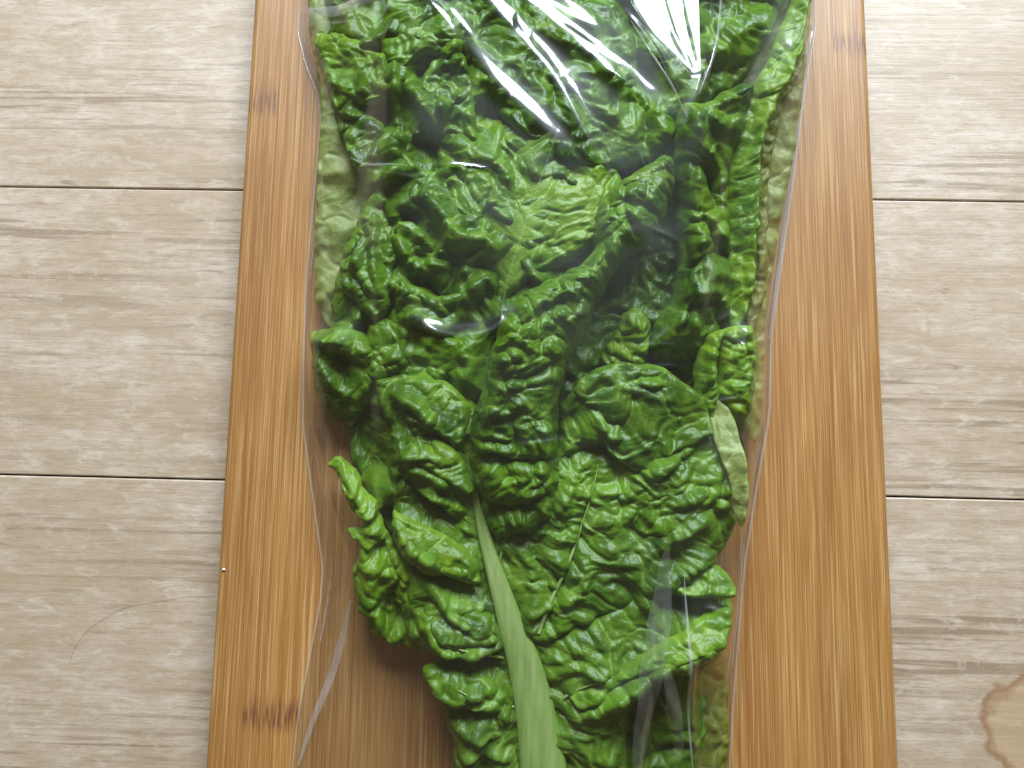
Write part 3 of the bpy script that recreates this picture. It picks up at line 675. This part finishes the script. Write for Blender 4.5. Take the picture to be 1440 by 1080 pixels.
# left frill of the lower leaf
leaf('small frilled leaf sticking out on the lower left over the bare board', M_LIGHT,
     outline=[(457,652),(474,643),(502,664),(524,697),(542,735),(565,780),(605,830),(612,900),(570,915),(530,897),(505,872),(494,832),(497,792),(512,768),(494,758),(490,745),(508,735),(500,720),(484,702),(474,668)],
     z0=3.1, ctrl=[(470,650,3.0),(520,740,3.4),(510,830,3.2),(580,880,2.9),(560,820,3.5)],
     roll=.2, drop=.35, ruf=.22, rufs=1.5, ruf2=.14, bl=.13, bls=.8, an=1.1, ang=-60, seed=61, res=.05, lam=.05, frill=.16,
     ridges=[([(475,655),(505,690),(525,740)], .3,.2,.3), ([(505,765),(530,755)], .3,.2,.2), ([(540,860),(555,840),(560,870)], -.5,.3,.3)])

# left curled leaf
leaf('little dark cupped leaf pressed against the left side of the bag', M_LEAF,
     outline=[(431,466),(470,460),(512,468),(542,500),(534,545),(504,578),(480,594),(450,578),(436,548),(433,505)],
     z0=3.4, ctrl=[(436,480,3.3),(480,490,3.9),(520,500,3.5),(480,580,2.9),(500,550,3.4),(440,550,3.1)],
     roll=.5, drop=.8, ruf=.06, bl=.16, bls=.9, an=1.3, ang=40, seed=67, lam=.05, res=.05,
     ridges=[([(440,475),(480,478),(520,495)], .35,.3,.3), ([(475,505),(490,525)], -.9,.30,.30), ([(445,500),(470,540),(500,560)], .25,.2,.2)])

# diagonal rolled fold
leaf('long blistered leaf fold rolled diagonally from upper right down to the midrib', M_LEAF,
     outline=[(915,212),(945,196),(960,215),(954,262),(928,322),(884,352),(852,402),(830,452),(802,502),(786,562),(788,622),(794,682),(776,735),(738,762),(692,770),(672,722),(657,655),(660,590),(676,535),(692,480),(712,430),(742,402),(800,372),(836,342),(838,292),(864,252)],
     z0=5.2, ctrl=[(940,215,4.9),(900,290,5.4),(840,370,5.6),(770,440,5.8),(730,560,5.5),(700,650,5.0),(770,680,4.8),(720,750,4.4)],
     roll=.9, drop=1.9, ruf=.10, rufs=1.6, ruf2=.12, bl=.20, bls=.70, an=1.0, ang=-12, seed=71, lam=.05, res=.045,
     ridges=[([(770,560),(765,640),(720,745)], .2,.3,.3), ([(672,700),(720,720),(780,690)], -.5,.22,.25), ([(690,640),(730,650),(785,640)], -.35,.2,.22), ([(740,470),(700,540),(680,600)], .2,.4,.4)])

# small curl on the right with a pale tip
Fl = leaf('small curled leaf at the right edge with a pale pointed tip hanging down', M_LIGHT,
     outline=[(990,480),(1008,462),(1034,455),(1060,460),(1068,500),(1067,560),(1056,588),(1034,584),(1018,566),(1006,596),(984,570),(982,525)],
     z0=4.2, ctrl=[(1000,480,4.2),(1040,470,4.4),(1060,520,4.1),(1000,570,3.9),(1040,575,4.1)],
     roll=.35, drop=.7, ruf=.08, rufs=1.2, ruf2=.08, bl=.13, bls=.8, an=1.2, ang=75, seed=73, res=.045,
     ridges=[([(1018,470),(1014,520),(1016,575)], -.7,.16,.16), ([(1000,480),(1000,540)], .25,.2,.2)])
leaf(None, M_PALE, parent=Fl, part='leaf_tip',
     outline=[(992,560),(1026,572),(1040,625),(1049,690),(1044,740),(1032,722),(1024,680),(1008,632)],
     z0=4.2, ctrl=[(1005,575,3.9),(1030,580,4.0),(1036,650,4.7),(1042,730,4.3),(1014,640,4.4)], roll=.06, drop=.06, up=.04, ruf=.0, ruf2=.02, rufs=1, bl=.025, fine=.01, bls=.9, ang=75, seed=79, res=.045, lam=.0, frill=.02, lean=.1)

# ------------------------------------------------------------------ plastic bag
BAGO = [(440,-120),(447,-40),(449,6),(421,15),(419,48),(430,92),(446,132),(452,165),(447,215),(439,300),(430,400),(427,500),(426,600),(440,700),(454,800),(450,850),(438,910),(420,1000),(410,1090),(402,1200),
        (1018,1200),(1026,1080),(1030,1000),(1046,800),(1063,690),(1082,585),(1084,480),(1099,370),(1116,250),(1131,130),(1147,40),(1146,-20),(1152,-120)]
CR = [  # folds in the film: points, height, width left, width right
 ([(632,38),(665,82),(705,130),(790,212)], .20, .42, .32), ([(640,-50),(700,30),(770,110),(815,185),(852,240),(885,325)], .24, .42, .30), ([(690,-30),(765,35),(830,85),(900,135),(960,172)], .20, .42, .30),
 ([(880,20),(925,75),(968,166)], .15, .08, .12), ([(1002,-80),(1001,0),(999,85),(968,168)], .30, .10, .20), ([(960,-60),(968,20),(985,90)], .08, .10, .10), ([(930,-60),(950,30),(980,92)], .07, .10, .10),
 ([(786,190),(757,268),(716,388),(704,460)], .10,.07,.07), ([(580,450),(615,468),(655,474),(690,468),(716,446)], .36, .36, .30), ([(505,244),(545,268),(600,288)], .14,.08,.10),
 ([(425,22),(480,48),(545,66),(585,62)], .22,.18,.18), ([(552,100),(575,75),(590,60)], .14,.10,.10), ([(600,0),(634,46),(632,90)], .12,.10,.10),
 ([(945,770),(955,880),(968,1000),(985,1120)], .26, .16, .30), ([(905,800),(912,930),(950,1020),(975,1120)], .26, .34, .16), ([(915,860),(897,1000),(888,1120)], .26, .12, .30),
 ([(428,590),(448,640),(470,720),(500,800)], .20,.14,.14), ([(500,800),(482,870),(450,960),(415,1075)], .24,.13,.13), ([(455,835),(472,822)], .16,.08,.08),
 ([(1070,640),(1046,720),(1040,800),(1034,900)], .18,.10,.10), ([(620,228),(690,238)], .10,.07,.07), ([(1120,60),(1128,150),(1110,260)], .2,.12,.12), ([(445,130),(455,200),(445,330)], .14,.10,.10)]
def film():
    bo = PL(BAGO, BT+.2); ol = []
    for i in range(len(bo)):
        a, b = bo[i], bo[(i+1) % len(bo)]
        ol += [a+(b-a)*t for t in np.linspace(.12, .88, 5)]
    ol = np.array(ol)
    # coarse membrane stretched over the leaves
    st = 2; h, wdt = TOP.shape
    hh, ww = h//st, wdt//st
    T = TOP[:hh*st,:ww*st].reshape(hh,st,ww,st).max((1,3))
    xs = GX0+(np.arange(ww)*st+.5*(st-1))*GS; ys = GY0+(np.arange(hh)*st+.5*(st-1))*GS
    X, Y = np.meshgrid(xs, ys)
    ins = inside(X, Y, ol)
    T = np.where(ins, T, BT)+.05
    Fm = T.copy()
    for it in range(320):
        Fm = np.maximum(T, blur(Fm, 1)); Fm = np.where(ins, Fm, BT+.05)
    # fine grid
    res = .075
    x0, y0 = ol.min(0)-.2; x1, y1 = ol.max(0)+.2
    gx = np.arange(x0, x1, res); gy = np.arange(y0, y1, res)
    X2, Y2 = np.meshgrid(gx, gy); Xf, Yf = X2.ravel(), Y2.ravel()
    fx = np.clip((X2-xs[0])/(GS*st), 0, ww-1.001); fy = np.clip((Y2-ys[0])/(GS*st), 0, hh-1.001)
    ix, iy = fx.astype(int), fy.astype(int); ax_, ay_ = fx-ix, fy-iy
    Z = (Fm[iy,ix]*(1-ax_)+Fm[iy,ix+1]*ax_)*(1-ay_)+(Fm[iy+1,ix]*(1-ax_)+Fm[iy+1,ix+1]*ax_)*ay_
    cz = [(720,-120,7.0),(720,60,6.6),(720,260,6.45),(740,480,6.35),(740,680,5.9),(760,880,5.0),(780,1150,4.3),(480,100,5.4),(1080,100,5.4),(480,500,4.6),(1040,500,5.2),(500,900,3.4),(1000,900,4.4)]
    dome = rbf([(*P(a,b,c), c) for a,b,c in cz], X2, Y2)
    Dd = np.clip(seg_dist(Xf, Yf, ol, True)[0].reshape(X2.shape), 0, 9)
    pr = sstep(-.6, 4.6, Dd)*np.clip(Dd/.5,0,1)
    Z = np.maximum(Z, np.where(inside(X2, Y2, ol), BT+.1+(dome-BT-.1)*pr, 0))
    Z = blur(Z, 20)
    D, _, _ = seg_dist(Xf, Yf, ol, True); D = D.reshape(X2.shape)
    i2 = inside(X2, Y2, ol); sd = np.where(i2, D, -D)
    sdc = np.maximum(sd, 0)
    Z = Z + .10*sstep(.2,1.5,sdc)*(1+fbm(X2/3.0, Y2/4.0, 91, 2)) 
    for pts, hgt, wl, wr in CR:
        pl = spline(PL(pts, 6.4 if pts[0][1] < 470 and 560 < pts[0][0] < 1010 else 3.4), 6, False)
        d, t, s_ = (a.reshape(X2.shape) for a in seg_dist(Xf, Yf, pl, False))
        w_ = np.where(s_ > 0, wl, wr)
        tp = np.clip(np.sin(np.pi*np.clip(t,.02,.98)), 0, 1)**(.4 if max(wl,wr) > .25 else .7)
        prof = np.exp(-(d/w_)**2) if max(wl,wr) > .25 else np.exp(-np.sqrt((d/w_)**2+.12)*1.6)*1.6
        Z = Z + hgt*tp*prof*sstep(0,.3,sdc)
    # flap of film between two creases, dipping away from the pinch point at the top right
    for poly, apex, gx_, gy_, sf in (([(884,-90),(886,-10),(920,40),(975,98),(998,92),(1001,0),(1002,-90)], (990,100), .10, -.225, .22),
                                     ([(700,-90),(740,-20),(800,20),(850,40),(800,-90)], (850,45), .06, -.10, .5)):
        pp = PL(poly, 6.6); ap = P(*apex, 6.6)
        dd = seg_dist(Xf, Yf, pp, True)[0].reshape(X2.shape)
        m_ = sstep(-sf*.3, sf, np.where(inside(X2, Y2, pp), dd, -dd))
        Z = Z+m_*(gx_*(X2-ap[0])+gy_*(Y2-ap[1])+.03*perlin(X2/.7, Y2/2.5, 77))
    rg = np.random.RandomState(4)
    for q in range(75):                      # stray hairline crinkles
        a = np.array([rg.uniform(450,1090), rg.uniform(-40,1060)]); th = rg.uniform(0, math.pi); L = rg.uniform(25, 95)
        b = a+L*np.array([math.cos(th), math.sin(th)]); m_ = (a+b)/2+rg.uniform(-6,6,2)
        pl = spline(PL([a, m_, b], 4.6), 5, False)
        d, t, _ = (u.reshape(X2.shape) for u in seg_dist(Xf, Yf, pl, False))
        Z = Z+rg.uniform(.03,.12)*np.sin(np.pi*np.clip(t,.02,.98))*np.exp(-np.sqrt((d/rg.uniform(.07,.14))**2+.1)*1.4)*sstep(0,.3,sdc)
    zedge = BT+.06
    Z = zedge+(Z-zedge)*sstep(0, .55, sdc)
    Z = np.maximum(Z, zedge)
    keep = sd > -res
    cell = keep[:-1,:-1]&keep[1:,:-1]&keep[:-1,1:]&keep[1:,1:]&(i2[:-1,:-1]|i2[1:,:-1]|i2[:-1,1:]|i2[1:,1:])
    dy, dx = np.gradient(sd, res); gl = np.hypot(dx,dy)+1e-6; mv = np.where(sd<0,-sd,0)
    XX, YY = X2+dx/gl*mv, Y2+dy/gl*mv
    used = np.zeros(X2.shape, bool)
    for a, b in ((slice(None,-1),slice(None,-1)),(slice(1,None),slice(None,-1)),(slice(None,-1),slice(1,None)),(slice(1,None),slice(1,None))): used[a,b] |= cell
    idx = -np.ones(X2.shape,int); idx[used] = np.arange(used.sum())
    cy, cx = np.nonzero(cell)
    Fc = np.c_[idx[cy,cx], idx[cy,cx+1], idx[cy+1,cx+1], idx[cy+1,cx]]
    V = np.c_[XX[used], YY[used], Z[used]]
    return ol, V, Fc
ol, V, Fc = film()
bc = V.mean(0); bb = np.array([bc[0], bc[1], BT])
bag = empty('plastic_bag', bb)
tag(bag, 'clear crinkled plastic bag with glossy folds wrapped round the lettuce', 'bag')
link('front_film', mesh('front_film', V-bb, Fc), M_FILM, bag)
Vb = V.copy(); Vb[:,2] = BT+.025+.012*perlin(V[:,0]/1.5, V[:,1]/1.5, 3)
link('back_film', mesh('back_film', Vb-bb, Fc[:, ::-1]), M_FILM, bag)
def strip(name, pts, z, hw, th, mat, parent, base):
    q = PL(pts, z); c = np.concatenate([q[i]+(q[i+1]-q[i])*np.linspace(.12,.88,5)[:,None] for i in range(len(q)-1)]); n = len(c)
    tg = np.gradient(c, axis=0); tg /= np.hypot(*tg.T)[:,None]; nn = np.c_[-tg[:,1], tg[:,0]]
    V = []; k = 7
    for i in range(n):
        e = math.sin(math.pi*min(max(i/(n-1),.03),.97))**.4
        for a in np.linspace(0, np.pi, k):
            o = c[i]+nn[i]*math.cos(a)*hw*e; V.append((o[0], o[1], z+.02+math.sin(a)*th*e))
    Fc = [(i*k+j, i*k+j+1, (i+1)*k+j+1, (i+1)*k+j) for i in range(n-1) for j in range(k-1)]
    return link(name, mesh(name, np.array(V)-base, Fc), mat, parent)
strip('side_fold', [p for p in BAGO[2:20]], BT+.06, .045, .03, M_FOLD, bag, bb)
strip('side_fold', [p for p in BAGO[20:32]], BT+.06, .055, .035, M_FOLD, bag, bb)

# film folded over on itself, plus hazy ribbons painting its veil and bluish reflections
def film_ribbon(pts, hw, mat, lift=.02, name='film_fold_sheen'):
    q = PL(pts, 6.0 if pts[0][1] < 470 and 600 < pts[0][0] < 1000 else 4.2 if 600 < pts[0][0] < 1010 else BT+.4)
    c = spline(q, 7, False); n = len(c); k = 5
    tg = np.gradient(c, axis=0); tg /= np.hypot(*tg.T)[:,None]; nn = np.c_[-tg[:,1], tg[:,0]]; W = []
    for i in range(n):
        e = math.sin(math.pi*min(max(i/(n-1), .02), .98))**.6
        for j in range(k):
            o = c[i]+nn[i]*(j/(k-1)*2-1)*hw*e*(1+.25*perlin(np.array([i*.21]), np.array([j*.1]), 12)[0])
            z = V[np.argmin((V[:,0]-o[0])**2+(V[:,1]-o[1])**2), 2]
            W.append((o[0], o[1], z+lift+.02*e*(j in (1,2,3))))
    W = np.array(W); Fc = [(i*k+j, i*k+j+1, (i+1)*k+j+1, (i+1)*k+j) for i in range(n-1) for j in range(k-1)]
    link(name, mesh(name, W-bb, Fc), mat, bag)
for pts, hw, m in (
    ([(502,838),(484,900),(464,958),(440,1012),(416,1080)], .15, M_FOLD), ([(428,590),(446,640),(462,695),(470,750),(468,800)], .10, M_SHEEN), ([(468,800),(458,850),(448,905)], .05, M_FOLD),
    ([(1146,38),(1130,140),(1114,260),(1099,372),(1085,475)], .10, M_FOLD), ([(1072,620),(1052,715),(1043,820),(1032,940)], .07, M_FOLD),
    ([(428,22),(480,46),(545,64),(590,66)], .22, M_FOLD), ([(436,40),(500,20),(580,30),(640,60)], .55, M_SHEEN), ([(552,102),(572,82),(592,58)], .09, M_FOLD),  # the wide sheen ribbon paints the reflected veil at the top left
    ([(934,770),(925,860),(908,960),(893,1100)], .42, M_SHEEN), ([(958,810),(962,900),(968,1000),(980,1100)], .06, M_FOLD), ([(930,930),(945,990),(962,1080)], .26, M_SHEEN),  # wide sheen ribbons paint dim bluish reflections at the lower right
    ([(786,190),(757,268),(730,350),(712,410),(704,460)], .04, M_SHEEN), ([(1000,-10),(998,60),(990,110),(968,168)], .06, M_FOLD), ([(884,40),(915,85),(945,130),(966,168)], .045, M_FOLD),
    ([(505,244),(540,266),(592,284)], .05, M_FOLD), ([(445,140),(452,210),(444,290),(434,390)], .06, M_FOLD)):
    film_ribbon(pts, hw, m)

# ------------------------------------------------------------------ small things
def tube(name, pts3, r, mat, k=6):
    p = np.array(pts3); n = len(p); tg = np.gradient(p, axis=0); tg /= np.linalg.norm(tg,axis=1)[:,None]
    up = np.array([0,0,1.]); V = []
    for i in range(n):
        s = np.cross(tg[i], up); s /= np.linalg.norm(s)+1e-9; u = np.cross(s, tg[i])
        for a in range(k): V.append(p[i]+r*(math.cos(a*2*math.pi/k)*s+math.sin(a*2*math.pi/k)*u))
    Fc = [(i*k+j, i*k+(j+1)%k, (i+1)*k+(j+1)%k, (i+1)*k+j) for i in range(n-1) for j in range(k)]
    b = p.mean(0)*np.array([1,1,0])
    return link(name, mesh(name, np.array(V)-b, Fc), mat, None, b)
h = spline(PL([(99,930),(106,910),(125,885),(150,868),(180,853),(225,845),(262,839),(303,838)], 0), 8, False)
tag(tube('hair', [(a,b,.03) for a,b in h],   .0035, M_HAIR), 'thin dark curved hair lying on the floor planks left of the board', 'hair')
def crumb(px, py, z, r, seed, label):
    b = np.array([*P(px,py,z), z]); V = []; n, m = 10, 7
    for j in range(m):
        th = math.pi*j/(m-1)
        for i in range(n):
            ph = 2*math.pi*i/n; rr = r*(1+.35*perlin(np.array([math.cos(ph)*1.7+th]), np.array([math.sin(ph)*1.7]), seed)[0])
            V.append((rr*math.sin(th)*math.cos(ph)*1.3, rr*math.sin(th)*math.sin(ph), r*.6+rr*.6*math.cos(th)))
    Fc = [(j*n+i, j*n+(i+1)%n, (j+1)*n+(i+1)%n, (j+1)*n+i) for j in range(m-1) for i in range(n)]
    tag(link('crumb', mesh('crumb', V, np.array(Fc)[:, ::-1]), M_CRUMB, None, b), label, 'crumb')
crumb(315, 801, BT, .055, 3, 'tiny white crumb on the left edge of the board')
